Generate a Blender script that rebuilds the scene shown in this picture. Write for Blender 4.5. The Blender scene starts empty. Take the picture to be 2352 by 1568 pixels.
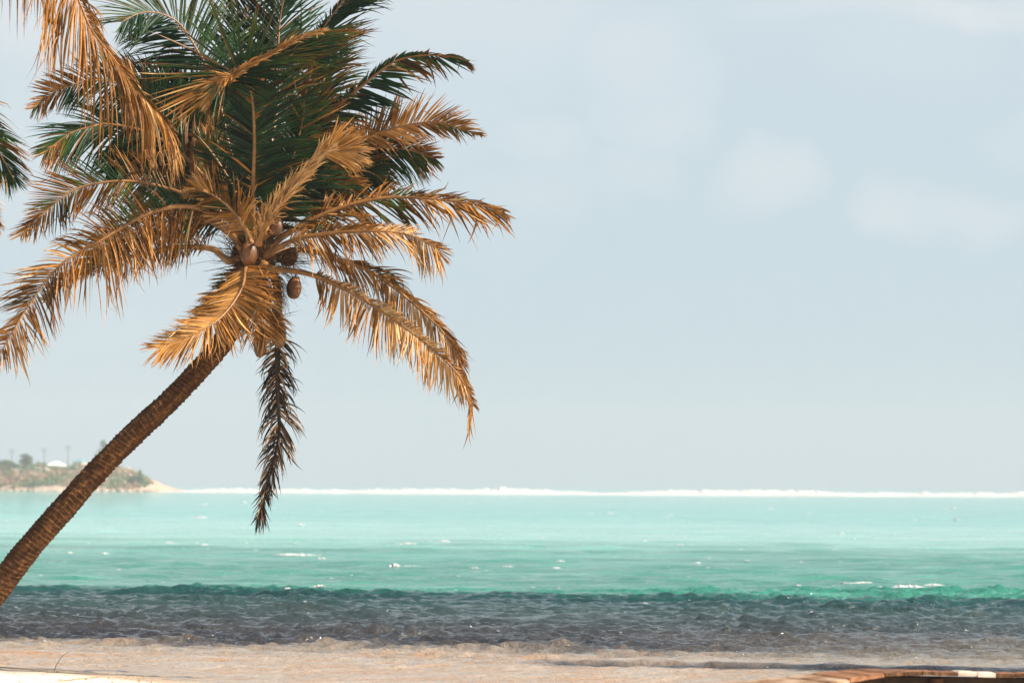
import bpy, math, random
import numpy as np
from mathutils import Vector, Matrix
R = math.radians
scene = bpy.context.scene
C = scene.collection

# ------------------------------------------------------------------ camera
H_CAM = 2.3
FPX = 2352 * 70 / 36.0          # focal length in pixels of a 2352 px wide frame
cam_d = bpy.data.cameras.new('camera')
cam = bpy.data.objects.new('camera', cam_d); C.objects.link(cam)
cam_d.lens = 70; cam_d.sensor_width = 36
cam_d.clip_start = 0.1; cam_d.clip_end = 60000
PITCH = math.atan(333 / FPX); ROLL = R(0.32)
cam.location = (0, 0, H_CAM)
cam.rotation_mode = 'XYZ'
CM = Matrix.Rotation(R(90) + PITCH, 3, 'X') @ Matrix.Rotation(ROLL, 3, 'Z')
cam.rotation_euler = CM.to_euler('XYZ')
cam_d.dof.use_dof = True; cam_d.dof.focus_distance = 24.0; cam_d.dof.aperture_fstop = 1.7
scene.camera = cam
CMn = np.array(CM)

def at(x, y, Y):
    """point at distance Y in front of the beach where a 2352x1568 picture position looks"""
    d = CMn @ np.array([(x - 1176) / FPX, -(y - 784) / FPX, -1.0])
    return np.array([0, 0, H_CAM]) + d * (Y / d[1])

# ------------------------------------------------------------------ light
SUN_EL, SUN_AZ = R(41), R(103)
sun_d = bpy.data.lights.new('sun', 'SUN'); sun_d.energy = 5.0; sun_d.angle = R(0.5); sun_d.color = (1, .90, .76)
sun = bpy.data.objects.new('sun', sun_d); C.objects.link(sun)
sv = Vector((math.sin(SUN_AZ) * math.cos(SUN_EL), math.cos(SUN_AZ) * math.cos(SUN_EL), math.sin(SUN_EL)))
sun.rotation_euler = sv.to_track_quat('Z', 'Y').to_euler(); sun.location = (30, -20, 60)

world = bpy.data.worlds.new("World"); scene.world = world; world.use_nodes = True
nt = world.node_tree; nt.nodes.clear()
def N(nt, t, **kw):
    n = nt.nodes.new(t)
    for k, v in kw.items():
        if k.startswith('i_'):
            key = k[2:]
            n.inputs[int(key) if key.isdigit() else key.replace('_', ' ')].default_value = v
        else: setattr(n, k, v)
    return n
def L(nt, a, b): nt.links.new(a, b)
def math_n(nt, op, a, b=None, clamp=False):
    n = nt.nodes.new('ShaderNodeMath'); n.operation = op; n.use_clamp = clamp
    for i, v in enumerate((a, b)):
        if v is None: continue
        if isinstance(v, (int, float)): n.inputs[i].default_value = v
        else: nt.links.new(v, n.inputs[i])
    return n.outputs[0]
def ramp(nt, fac, stops, interp='LINEAR'):
    n = nt.nodes.new('ShaderNodeValToRGB'); cr = n.color_ramp; cr.interpolation = interp
    while len(cr.elements) > 1: cr.elements.remove(cr.elements[-1])
    cr.elements[0].position = stops[0][0]; cr.elements[0].color = (*stops[0][1], 1)
    for p, c in stops[1:]:
        e = cr.elements.new(p); e.color = (*c, 1)
    if fac is not None: nt.links.new(fac, n.inputs[0])
    return n.outputs[0]
def mixc(nt, f, a, b, mode='MIX'):
    n = nt.nodes.new('ShaderNodeMix'); n.data_type = 'RGBA'; n.blend_type = mode
    for s, v in ((n.inputs[0], f), (n.inputs[6], a), (n.inputs[7], b)):
        if isinstance(v, (int, float)): s.default_value = v
        elif isinstance(v, tuple): s.default_value = (*v, 1)
        else: nt.links.new(v, s)
    return n.outputs[2]
def noise(nt, vec, scale, detail=4, rough=.55, dist=0.0):
    n = nt.nodes.new('ShaderNodeTexNoise'); n.inputs['Scale'].default_value = scale
    n.inputs['Detail'].default_value = detail; n.inputs['Roughness'].default_value = rough
    n.inputs['Distortion'].default_value = dist
    if vec is not None: nt.links.new(vec, n.inputs['Vector'])
    return n.outputs['Fac']
def mapping(nt, vec, scale=(1, 1, 1), loc=(0, 0, 0), rot=(0, 0, 0)):
    n = nt.nodes.new('ShaderNodeMapping'); n.inputs['Scale'].default_value = scale
    n.inputs['Location'].default_value = loc; n.inputs['Rotation'].default_value = rot
    nt.links.new(vec, n.inputs['Vector']); return n.outputs[0]

SKY_STRENGTH = 0.05
sky = N(nt, 'ShaderNodeTexSky', sky_type='NISHITA', sun_disc=False, sun_elevation=SUN_EL, sun_rotation=SUN_AZ)
sky.air_density = 1.0; sky.dust_density = 2.5; sky.ozone_density = 1.0
tc = N(nt, 'ShaderNodeTexCoord')
sep = N(nt, 'ShaderNodeSeparateXYZ'); L(nt, tc.outputs['Generated'], sep.inputs[0])
el = sep.outputs['Z']
# thin bright overcast veil low over the sea, blue higher up
veil_col = ramp(nt, math_n(nt, 'MULTIPLY', el, 3.0), [(0, (.284, .350, .370)), (.06, (.286, .352, .376)), (.25, (.288, .356, .390)), (.6, (.314, .373, .408)), (1, (.375, .412, .435))])
veil_f = ramp(nt, el, [(0, (.96,) * 3), (.25, (.90,) * 3), (.36, (.25,) * 3), (.6, (.0,) * 3)])
away = ramp(nt, math_n(nt, 'ADD', math_n(nt, 'MULTIPLY', sep.outputs['Y'], .5), .5), [(.3, (.35,) * 3), (.75, (1,) * 3)])
skyn = N(nt, 'ShaderNodeVectorMath', operation='SCALE'); L(nt, sky.outputs[0], skyn.inputs[0]); skyn.inputs['Scale'].default_value = SKY_STRENGTH
skyc = mixc(nt, math_n(nt, 'MULTIPLY', veil_f, away), skyn.outputs[0], veil_col)
az = math_n(nt, 'DIVIDE', sep.outputs['X'], sep.outputs['Y']); tel = math_n(nt, 'DIVIDE', sep.outputs['Z'], sep.outputs['Y'])
wn1 = noise(nt, mapping(nt, tc.outputs['Generated'], (14, 14, 20)), 1.0, 4, .55)
wn2 = noise(nt, mapping(nt, tc.outputs['Generated'], (16, 16, 18), (3, 1, 5)), 1.0, 4, .55)
azw = math_n(nt, 'ADD', az, math_n(nt, 'MULTIPLY', math_n(nt, 'SUBTRACT', wn1, .5), .07))
telw = math_n(nt, 'ADD', tel, math_n(nt, 'MULTIPLY', math_n(nt, 'SUBTRACT', wn2, .5), .05))
puff = None
for (x, y, rx, ry, k) in ((1480, 190, 150, 120, 1), (1235, 330, 90, 60, .9), (1450, 405, 110, 55, .7), (1770, 390, 110, 70, .9), (2090, 470, 90, 60, .8), (2200, 490, 110, 60, .8), (1250, 450, 130, 60, .6),
                          (1130, 100, 200, 140, .6), (2250, 5, 380, 40, 1.3), (2120, 130, 160, 70, .3), (1180, 560, 90, 60, .2), (2330, 300, 70, 60, .5), (300, 640, 500, 420, .45), (120, 60, 900, 480, 1.1)):
    ca = (x - 1176) / FPX; ce = (1117 - y) / FPX
    dx = math_n(nt, 'DIVIDE', math_n(nt, 'SUBTRACT', azw, ca), rx * 1.5 / FPX); dy = math_n(nt, 'DIVIDE', math_n(nt, 'SUBTRACT', telw, ce), ry * 1.5 / FPX)
    d2 = math_n(nt, 'ADD', math_n(nt, 'MULTIPLY', dx, dx), math_n(nt, 'MULTIPLY', dy, dy))
    q = math_n(nt, 'MULTIPLY', math_n(nt, 'SUBTRACT', 1.0, d2, True), k)
    puff = q if puff is None else math_n(nt, 'MAXIMUM', puff, q)
cl = noise(nt, mapping(nt, tc.outputs['Generated'], (9, 9, 17), (.35, .1, .12)), 1.0, 5, .55)
puff = math_n(nt, 'MULTIPLY', puff, ramp(nt, cl, [(.3, (.25,) * 3), (.62, (1,) * 3)]))
front = math_n(nt, 'GREATER_THAN', sep.outputs['Y'], .05)
skyc = mixc(nt, math_n(nt, 'MULTIPLY', math_n(nt, 'MULTIPLY', puff, front), .44), skyc, (.41, .425, .432))
bg = N(nt, 'ShaderNodeBackground'); bg.inputs['Strength'].default_value = 1.0
L(nt, skyc, bg.inputs['Color'])
wo = N(nt, 'ShaderNodeOutputWorld'); L(nt, bg.outputs[0], wo.inputs['Surface'])

scene.view_settings.view_transform = 'Standard'; scene.view_settings.look = 'None'
scene.view_settings.exposure = 1.0; scene.view_settings.gamma = 1
scene.render.engine = 'CYCLES'
scene.cycles.max_bounces = 5; scene.cycles.diffuse_bounces = 1; scene.cycles.volume_bounces = 0; scene.cycles.use_denoising = True; scene.cycles.denoising_prefilter = 'ACCURATE'
scene.cycles.transparent_max_bounces = 8

# ------------------------------------------------------------------ helpers
def mesh_obj(name, verts, faces, mat, parent=None, smooth=True, attrs=None, origin=None):
    me = bpy.data.meshes.new(name)
    v = np.asarray(verts, dtype=np.float64).reshape(-1, 3)
    if origin is not None: v = v - np.asarray(origin)
    f = np.asarray(faces)
    k = f.shape[1]
    me.vertices.add(len(v)); me.vertices.foreach_set('co', v.astype(np.float32).ravel())
    me.loops.add(f.size); me.loops.foreach_set('vertex_index', f.astype(np.int32).ravel())
    me.polygons.add(len(f)); me.polygons.foreach_set('loop_start', (np.arange(len(f)) * k).astype(np.int32))
    me.update(calc_edges=True); me.validate()
    if attrs:
        for an, av in attrs.items():
            a = me.attributes.new(an, 'FLOAT', 'POINT'); a.data.foreach_set('value', np.asarray(av, dtype=np.float32))
    me.polygons.foreach_set('use_smooth', [smooth] * len(me.polygons))
    me.materials.append(mat)
    o = bpy.data.objects.new(name, me); C.objects.link(o)
    if parent is not None: o.parent = parent
    return o
class MB:
    """collects quads (triangles are stored as quads with a doubled corner split out)"""
    def __init__(s): s.v = []; s.f = []; s.a = {}
    def add(s, v, f, **attrs):
        b = sum(len(x) for x in s.v)
        v = np.asarray(v, float).reshape(-1, 3); s.v.append(v); s.f.append(np.asarray(f, int) + b)
        for k, x in attrs.items():
            s.a.setdefault(k, []).append(np.broadcast_to(np.asarray(x, float), (len(v),)))
    def build(s, name, mat, parent=None, smooth=True, origin=None):
        return mesh_obj(name, np.concatenate(s.v), np.concatenate(s.f), mat, parent, smooth,
                        {k: np.concatenate(x) for k, x in s.a.items()}, origin)
def norm(v):
    v = np.asarray(v, float); n = np.linalg.norm(v, axis=-1, keepdims=True); return v / np.maximum(n, 1e-9)
def spline(pts, n):
    """Catmull-Rom through pts, n samples evenly spaced by arc length"""
    p = np.asarray(pts, float)
    P = np.vstack([2 * p[0] - p[1], p, 2 * p[-1] - p[-2]])
    out = []
    for i in range(1, len(P) - 2):
        t = np.linspace(0, 1, 24, endpoint=False)[:, None]
        a, b, c, d = P[i - 1], P[i], P[i + 1], P[i + 2]
        out.append(.5 * ((2 * b) + (-a + c) * t + (2 * a - 5 * b + 4 * c - d) * t ** 2 + (-a + 3 * b - 3 * c + d) * t ** 3))
    out = np.vstack(out + [P[-2][None]])
    s = np.r_[0, np.cumsum(np.linalg.norm(np.diff(out, axis=0), axis=1))]
    q = np.linspace(0, s[-1], n)
    return np.stack([np.interp(q, s, out[:, k]) for k in range(3)], 1), s[-1]
def frames(c, ref=(0, 1, 0)):
    T = norm(np.gradient(c, axis=0)); ref = np.broadcast_to(np.asarray(ref, float), T.shape)
    B = norm(np.cross(T, ref)); Nn = norm(np.cross(B, T)); return T, B, Nn
def tube(mb, c, r, k=8, ref=(0, 1, 0), flat=1.0, cap=True, **attrs):
    c = np.asarray(c, float); n = len(c); r = np.broadcast_to(np.asarray(r, float), (n,))
    T, B, Nn = frames(c, ref)
    a = np.linspace(0, 2 * np.pi, k, endpoint=False)
    v = c[:, None] + r[:, None, None] * (np.cos(a)[None, :, None] * B[:, None] + flat * np.sin(a)[None, :, None] * Nn[:, None])
    f = []
    for i in range(n - 1):
        for j in range(k):
            f.append((i * k + j, i * k + (j + 1) % k, (i + 1) * k + (j + 1) % k, (i + 1) * k + j))
    v = v.reshape(-1, 3)
    if cap:
        m = len(v); v = np.vstack([v, c[0], c[-1]])
        for j in range(0, k, 2):
            f.append((m, (j + 2) % k, (j + 1) % k, j))
            f.append((m + 1, (n - 1) * k + j, (n - 1) * k + (j + 1) % k, (n - 1) * k + (j + 2) % k))
    mb.add(v, f, **attrs)
def box(mb, cs, **attrs):
    """cs: 8 corners, bottom four then top four in the same turn"""
    mb.add(cs, [(3, 2, 1, 0), (4, 5, 6, 7), (0, 1, 5, 4), (1, 2, 6, 5), (2, 3, 7, 6), (3, 0, 4, 7)], **attrs)
def tag(o, label=None, cat=None, group=None, kind=None):
    if label: o['label'] = label
    if cat: o['category'] = cat
    if group: o['group'] = group
    if kind: o['kind'] = kind
    return o
def empty(name, loc):
    o = bpy.data.objects.new(name, None); C.objects.link(o); o.location = tuple(loc); o.empty_display_size = .3
    return o
def material(name):
    m = bpy.data.materials.new(name); m.use_nodes = True; t = m.node_tree; t.nodes.clear()
    b = t.nodes.new('ShaderNodeBsdfPrincipled'); o = t.nodes.new('ShaderNodeOutputMaterial')
    t.links.new(b.outputs[0], o.inputs['Surface']); return m, t, b, o
def bump(t, b, h, strength, dist):
    n = t.nodes.new('ShaderNodeBump'); n.inputs['Strength'].default_value = strength; n.inputs['Distance'].default_value = dist
    t.links.new(h, n.inputs['Height']); t.links.new(n.outputs[0], b.inputs['Normal']); return n
def value_noise(x, y, seed=0):
    xi = np.floor(x).astype(int); yi = np.floor(y).astype(int); fx = x - xi; fy = y - yi
    fx = fx * fx * (3 - 2 * fx); fy = fy * fy * (3 - 2 * fy)
    def h(a, b):
        n = (a * 374761393 + b * 668265263 + seed * 1442695041) & 0xffffffff
        n = ((n ^ (n >> 13)) * 1274126177) & 0xffffffff
        return ((n ^ (n >> 16)) & 0xffff) / 65535.0
    return (h(xi, yi) * (1 - fx) + h(xi + 1, yi) * fx) * (1 - fy) + (h(xi, yi + 1) * (1 - fx) + h(xi + 1, yi + 1) * fx) * fy
def fbm(x, y, o=4, seed=0):
    s = 0; a = .5
    for i in range(o): s = s + a * (value_noise(x * 2 ** i, y * 2 ** i, seed + i) * 2 - 1); a *= .5
    return s

# ------------------------------------------------------------------ materials
def leaf_material(name):
    m, t, b, o = material(name)
    at_ = t.nodes.new('ShaderNodeAttribute'); at_.attribute_name = 'dry'
    rn = t.nodes.new('ShaderNodeAttribute'); rn.attribute_name = 'rnd'
    tc = t.nodes.new('ShaderNodeTexCoord')
    ns = noise(t, tc.outputs['Object'], 9, 4, .6)
    f = math_n(t, 'ADD', at_.outputs['Fac'], math_n(t, 'MULTIPLY', math_n(t, 'SUBTRACT', ns, .5), .45))
    f = math_n(t, 'ADD', f, math_n(t, 'MULTIPLY', math_n(t, 'SUBTRACT', rn.outputs['Fac'], .5), .22), True)
    col = ramp(t, f, [(0, (.004, .030, .011)), (.2, (.012, .055, .012)), (.36, (.065, .105, .018)), (.5, (.21, .080, .012)),
                      (.72, (.54, .235, .042)), (1, (.82, .50, .22))])
    col = mixc(t, ramp(t, rn.outputs['Fac'], [(.3, (0,) * 3), (1, (1,) * 3)]), col, (.17, .12, .085), 'MULTIPLY')
    t.links.new(col, b.inputs['Base Color'])
    b.inputs['Roughness'].default_value = .42; b.inputs['Specular IOR Level'].default_value = .22
    bump(t, b, noise(t, mapping(t, tc.outputs['Object'], (1, 1, 1)), 60, 2), .3, .01)
    tr = t.nodes.new('ShaderNodeBsdfTranslucent'); t.links.new(col, tr.inputs['Color'])
    mx = t.nodes.new('ShaderNodeMixShader'); mx.inputs[0].default_value = .17
    t.links.new(b.outputs[0], mx.inputs[1]); t.links.new(tr.outputs[0], mx.inputs[2]); t.links.new(mx.outputs[0], o.inputs['Surface'])
    return m
M_LEAF = leaf_material('palm_leaf')
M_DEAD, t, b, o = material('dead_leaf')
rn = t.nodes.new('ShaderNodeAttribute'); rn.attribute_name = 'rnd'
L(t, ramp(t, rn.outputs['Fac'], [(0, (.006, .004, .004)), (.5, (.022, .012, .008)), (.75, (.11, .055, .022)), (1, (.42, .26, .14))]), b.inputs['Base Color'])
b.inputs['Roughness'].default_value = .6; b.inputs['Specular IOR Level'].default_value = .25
def simple(name, stops, scale=8, rough=.7, spec=.3, bs=.4, bd=.02, stretch=(1, 1, 1), detail=5, coord='Object'):
    m, t, b, o = material(name)
    tc = t.nodes.new('ShaderNodeTexCoord'); vec = mapping(t, tc.outputs[coord], stretch)
    ns = noise(t, vec, scale, detail, .6)
    col = ramp(t, ns, stops); t.links.new(col, b.inputs['Base Color'])
    b.inputs['Roughness'].default_value = rough; b.inputs['Specular IOR Level'].default_value = spec
    if bs: bump(t, b, ns, bs, bd)
    return m
M_RIB = simple('palm_midrib', [(.3, (.12, .05, .012)), (.55, (.27, .125, .032)), (.8, (.36, .19, .06))], 6, .45, .5, .25, .01)
M_RIBDARK = simple('dead_midrib', [(.3, (.012, .009, .007)), (.7, (.05, .03, .018))], 9, .7, .2, .4, .01)
M_NUT = simple('coconut_husk', [(.3, (.045, .018, .006)), (.55, (.16, .060, .014)), (.8, (.24, .11, .035))], 9, .5, .5, .3, .008, (1, 1, .4))
M_POD = simple('flower_spathe', [(.3, (.07, .03, .012)), (.7, (.17, .085, .035))], 6, .5, .4, .4, .01, (3, 3, .4))
M_FIBRE = simple('palm_fibre', [(.3, (.02, .010, .005)), (.6, (.12, .055, .02)), (.85, (.34, .20, .09))], 30, .8, .2, .5, .01)
# trunk bark: dark brown with paler torn fibres
m, t, b, o = material('palm_bark'); M_BARK = m
tcn = t.nodes.new('ShaderNodeTexCoord'); an = t.nodes.new('ShaderNodeAttribute'); an.attribute_name = 'along'; aa = t.nodes.new('ShaderNodeAttribute'); aa.attribute_name = 'round'
cx = t.nodes.new('ShaderNodeCombineXYZ'); L(t, an.outputs['Fac'], cx.inputs[0]); L(t, aa.outputs['Fac'], cx.inputs[1])
n1 = noise(t, mapping(t, cx.outputs[0], (26, 2.2, 1), rot=(0, 0, .12)), 1.0, 7, .72, 1.2)
n2 = noise(t, mapping(t, cx.outputs[0], (2.5, 1.6, 1)), 1.0, 4, .6)
n3 = noise(t, tcn.outputs['Object'], 70, 3, .6)
f = math_n(t, 'ADD', math_n(t, 'MULTIPLY', n1, .62), math_n(t, 'MULTIPLY', n2, .50))
col = ramp(t, f, [(.34, (.012, .005, .002)), (.45, (.060, .023, .008)), (.58, (.115, .046, .013)), (.68, (.25, .11, .033)), (.79, (.52, .30, .13))])
L(t, mixc(t, .35, col, n3, 'MULTIPLY'), b.inputs['Base Color']); b.inputs['Roughness'].default_value = .8; b.inputs['Specular IOR Level'].default_value = .2
bump(t, b, f, .9, .05)

# ------------------------------------------------------------------ beach and water
def shore_y(X):
    return np.where(X < 0, np.minimum(22.6 - .69 * (X + 3.7), 27.5), np.maximum(20.05 - .6 * X, 17.5))
def beach_z(X, Y):
    d = shore_y(X) - Y
    z = np.where(d > 0, .05 + .055 * np.minimum(d, 26), np.maximum(.05 + .05 * d, -2.5))
    return z + .05 * fbm(X * .8, Y * .8, 4, 3) * np.clip(d + .6, 0.15, 1) * (np.abs(d) < 30)
xs = np.unique(np.r_[np.linspace(-400, -30, 25), np.linspace(-30, -12, 40), np.linspace(-12, 4, 330), np.linspace(4, 30, 50), np.linspace(30, 400, 25)])
ys = np.unique(np.r_[np.linspace(-60, 14, 40), np.linspace(14, 26, 220), np.linspace(26, 90, 40)])
def grid(xs, ys, zf, fx=None):
    Y, X = np.meshgrid(ys, xs, indexing='ij')
    if fx is not None: X = fx(X, Y)
    Z = zf(X, Y)
    v = np.stack([X, Y, Z], -1).reshape(-1, 3); nx = len(xs); ny = len(ys)
    i = (np.arange(ny - 1)[:, None] * nx + np.arange(nx - 1)[None]).ravel()
    return v, np.stack([i, i + 1, i + 1 + nx, i + nx], 1)
m, t, b, o = material('beach_sand'); M_SAND = m
tcn = t.nodes.new('ShaderNodeTexCoord'); gx = t.nodes.new('ShaderNodeNewGeometry'); sx = t.nodes.new('ShaderNodeSeparateXYZ'); L(t, gx.outputs['Position'], sx.inputs[0])
n1 = noise(t, tcn.outputs['Object'], 2.5, 6, .6); n2 = noise(t, tcn.outputs['Object'], 90, 3, .7)
dryc = ramp(t, n1, [(.3, (.66, .60, .52)), (.7, (.74, .69, .62))])
specks = ramp(t, n2, [(.70, (0,) * 3), (.76, (1,) * 3)])
dryc = mixc(t, math_n(t, 'MULTIPLY', specks, .5), dryc, (.40, .20, .09))
wetf = ramp(t, math_n(t, 'ADD', math_n(t, 'MULTIPLY', sx.outputs['Z'], 8), math_n(t, 'MULTIPLY', n1, .3)), [(.35, (1,) * 3), (.75, (0,) * 3)])
L(t, mixc(t, wetf, dryc, (.40, .31, .22)), b.inputs['Base Color']); b.inputs['Roughness'].default_value = .85
bump(t, b, math_n(t, 'ADD', n2, n1), .5, .02)
v, f = grid(xs, ys, beach_z)
tag(mesh_obj('beach', v, f, M_SAND), 'white sand beach sloping into the shallow water', kind='structure')

rng = np.random.default_rng(11)
waves = []
for lam, n_, amp in ((.16, 12, .0042), (.25, 12, .0062), (.38, 10, .0072), (.58, 9, .0070), (.9, 8, .0070), (1.4, 6, .0070), (2.3, 5, .0075), (4.0, 3, .008)):
    for _ in range(n_):
        l = lam * rng.uniform(.8, 1.3); th = rng.normal(R(-12), R(26)); waves.append((2 * np.pi / l, th, rng.uniform(0, 6.28), amp * rng.uniform(.6, 1.3), l))
def water_z(X, Y):
    dy = np.where(Y < 34, .045, np.where(Y < 45, .065, .0045 * Y))
    u = Y + .17 * X
    env = np.interp(u, [20, 27, 29, 36, 43, 60], [.15, .35, 1.15, 1.2, 1.4, 1.5])
    patch = 1 + .9 * fbm(X * .22 + 5, Y * .11, 3, 9)
    wx = X + .5 * fbm(X * .4, Y * .4, 2, 21); wy = Y + .6 * fbm(X * .3, Y * .5, 2, 22)
    z = np.zeros_like(X)
    for k, th, ph, a, l in waves:
        fade = np.clip((l / dy - 2.2) / 3, 0, 1)
        p = k * (wx * np.sin(th) + wy * np.cos(th)) + ph
        z += a * fade * ((1 - np.abs(np.sin(p / 2))) * 1.9 - .7) if int(ph * 100) % 2 else a * fade * .95 * np.sin(p)
    z = z * env * patch
    # little breaker running along the shallows
    yc = 26.3 - .13 * X + .12 * np.sin(X * .9) + .12 * fbm(X * 1.7, X * 0, 3, 5)
    dd = Y - yc; on = np.clip((X + .9) / 2.2, 0, 1)
    z += on * (.055 + .03 * fbm(X * 2.1, X * 0 + 3, 3, 6)) * np.where(dd < 0, np.exp(-(dd / .10) ** 2), np.exp(-(dd / .38) ** 2))
    # swell line where the dark weed bed starts
    yc = 42.0 - .215 * (X + 1) + .5 * fbm(X * .25, X * 0, 3, 8); dd = Y - yc
    z += .05 * (.75 + 1.2 * fbm(X * .5, X * 0 + 7, 3, 4)) * np.where(dd < 0, np.exp(-(dd / .45) ** 2), np.exp(-(dd / 1.3) ** 2))
    return z
rows = [6, 9, 12, 15, 17, 19, 20.5]; y = 21.5
while y < 45: rows.append(y); y += .045 if y < 34 else .065
while y < 700: rows.append(y); y += .0045 * y
rows += [750, 900, 1200, 1800, 3000, 6000, 12000, 40000]
tan = np.r_[-8, -4, -2, -1.3, -.95, -.75, np.linspace(-.62, -.30, 160), np.linspace(-.298, .298, 800), np.linspace(.30, .62, 160), .75, .95, 1.3, 2, 4, 8]
v, f = grid(tan, np.array(rows, float), water_z, lambda X, Y: X * Y)
m, t, b, o = material('lagoon_water'); M_WATER = m
g = t.nodes.new('ShaderNodeNewGeometry'); s = t.nodes.new('ShaderNodeSeparateXYZ'); L(t, g.outputs['Position'], s.inputs[0])
u = math_n(t, 'ADD', s.outputs['Y'], math_n(t, 'MULTIPLY', s.outputs['X'], .17))
wv = mapping(t, g.outputs['Position'], (.35, .35, 0)); wn = noise(t, wv, 1.0, 4, .6)
u = math_n(t, 'ADD', u, math_n(t, 'MULTIPLY', math_n(t, 'SUBTRACT', wn, .5), 2.2))
u = math_n(t, 'ADD', u, math_n(t, 'MULTIPLY', math_n(t, 'SUBTRACT', noise(t, mapping(t, g.outputs['Position'], (2.2, 1.2, 0)), 1.0, 5, .7), .5), 2.2))
uf = math_n(t, 'DIVIDE', u, 150.0)
def P(x): return x / 150.0
bed = ramp(t, uf, [(P(20), (.33, .245, .175)), (P(26.0), (.33, .245, .175)), (P(27.7), (.24, .20, .16)), (P(28.9), (.024, .026, .032)), (P(31), (.040, .040, .042)), (P(34), (.030, .042, .044)),
                   (P(38), (.026, .056, .055)), (P(41.2), (.008, .040, .042)), (P(42.4), (.014, .090, .075)), (P(43.6), (0.050, 0.215, 0.165)), (P(50), (0.038, 0.190, 0.148)),
                   (P(64), (.058, .262, .215)), (P(78), (0.167, 0.387, 0.338)), (P(95), (0.260, 0.486, 0.460)), (P(120), (0.235, 0.475, 0.455)), (P(148), (0.150, 0.425, 0.410))])
# weed and sand patches on the bed, then the breaker's painted dark face
pn = noise(t, mapping(t, g.outputs['Position'], (.35, .9, 0)), 1.0, 5, .6)
shal = ramp(t, uf, [(P(27), (1,) * 3), (P(28.4), (0,) * 3)])
bed = mixc(t, math_n(t, 'MULTIPLY', ramp(t, pn, [(.50, (0,) * 3), (.68, (1,) * 3)]), math_n(t, 'MULTIPLY', shal, .75)), bed, (.38, .20, .09))
pn2 = noise(t, mapping(t, g.outputs['Position'], (.9, 2.6, 0)), 1.0, 4, .6)
bed = mixc(t, math_n(t, 'MULTIPLY', ramp(t, pn2, [(.45, (0,) * 3), (.62, (1,) * 3)]), math_n(t, 'MULTIPLY', shal, .55)), bed, (.40, .35, .30))
pn3 = noise(t, mapping(t, g.outputs['Position'], (.05, .22, 0)), 1.0, 5, .65)
deep = ramp(t, uf, [(P(42), (0,) * 3), (P(45), (1,) * 3), (P(70), (.9,) * 3), (P(90), (.25,) * 3)])
bed = mixc(t, math_n(t, 'MULTIPLY', ramp(t, pn3, [(.44, (0,) * 3), (.56, (1,) * 3)]), math_n(t, 'MULTIPLY', deep, .85)), bed, (.018, .155, .115))
weed = ramp(t, uf, [(P(28), (0,) * 3), (P(30), (1,) * 3), (P(38), (1,) * 3), (P(41), (0,) * 3)])
bed = mixc(t, math_n(t, 'MULTIPLY', ramp(t, pn2, [(.52, (0,) * 3), (.7, (1,) * 3)]), math_n(t, 'MULTIPLY', weed, .35)), bed, (.060, .056, .045))
pn4 = noise(t, mapping(t, g.outputs['Position'], (.22, 1.0, 0), (7, 3, 0)), 1.0, 5, .7)
bed = mixc(t, math_n(t, 'MULTIPLY', ramp(t, pn4, [(.48, (0,) * 3), (.66, (1,) * 3)]), math_n(t, 'MULTIPLY', deep, .55)), bed, (.14, .37, .30))
rt = math_n(t, 'MULTIPLY', ramp(t, math_n(t, 'MULTIPLY', s.outputs['X'], .1), [(.15, (0,) * 3), (.7, (1,) * 3)]), ramp(t, uf, [(P(28), (.75,) * 3), (P(31), (.25,) * 3), (P(33), (0,) * 3)]))
bed = mixc(t, rt, bed, (.20, .175, .135))
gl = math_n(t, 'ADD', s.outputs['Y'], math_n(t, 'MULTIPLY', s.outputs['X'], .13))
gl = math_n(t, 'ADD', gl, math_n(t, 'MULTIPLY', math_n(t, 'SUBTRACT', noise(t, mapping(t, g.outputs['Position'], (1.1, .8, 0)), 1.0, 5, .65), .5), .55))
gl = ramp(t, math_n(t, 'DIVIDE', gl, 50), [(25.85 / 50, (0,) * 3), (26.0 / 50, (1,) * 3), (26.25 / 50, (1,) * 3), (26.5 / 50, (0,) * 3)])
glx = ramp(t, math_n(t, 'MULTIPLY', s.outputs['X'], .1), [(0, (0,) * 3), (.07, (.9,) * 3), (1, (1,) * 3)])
bed = mixc(t, math_n(t, 'MULTIPLY', gl, glx), bed, (.014, .020, .032))  # dark reflecting face of the little breaker, painted into the bed colour
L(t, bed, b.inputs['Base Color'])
b.inputs['Roughness'].default_value = .07; b.inputs['IOR'].default_value = 1.33
L(t, ramp(t, uf, [(P(26), (.6,) * 3), (P(29), (1,) * 3), (P(37), (.9,) * 3), (P(41), (.5,) * 3), (P(44), (.35,) * 3), (P(90), (.2,) * 3)]), b.inputs['Specular IOR Level'])
bn = noise(t, mapping(t, g.outputs['Position'], (5, 9, 0)), 1.0, 4, .65)
bump(t, b, bn, .9, .075)
tag(mesh_obj('water', v, f, M_WATER), 'turquoise lagoon water with a dark weed bed near the shore', kind='structure')

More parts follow.
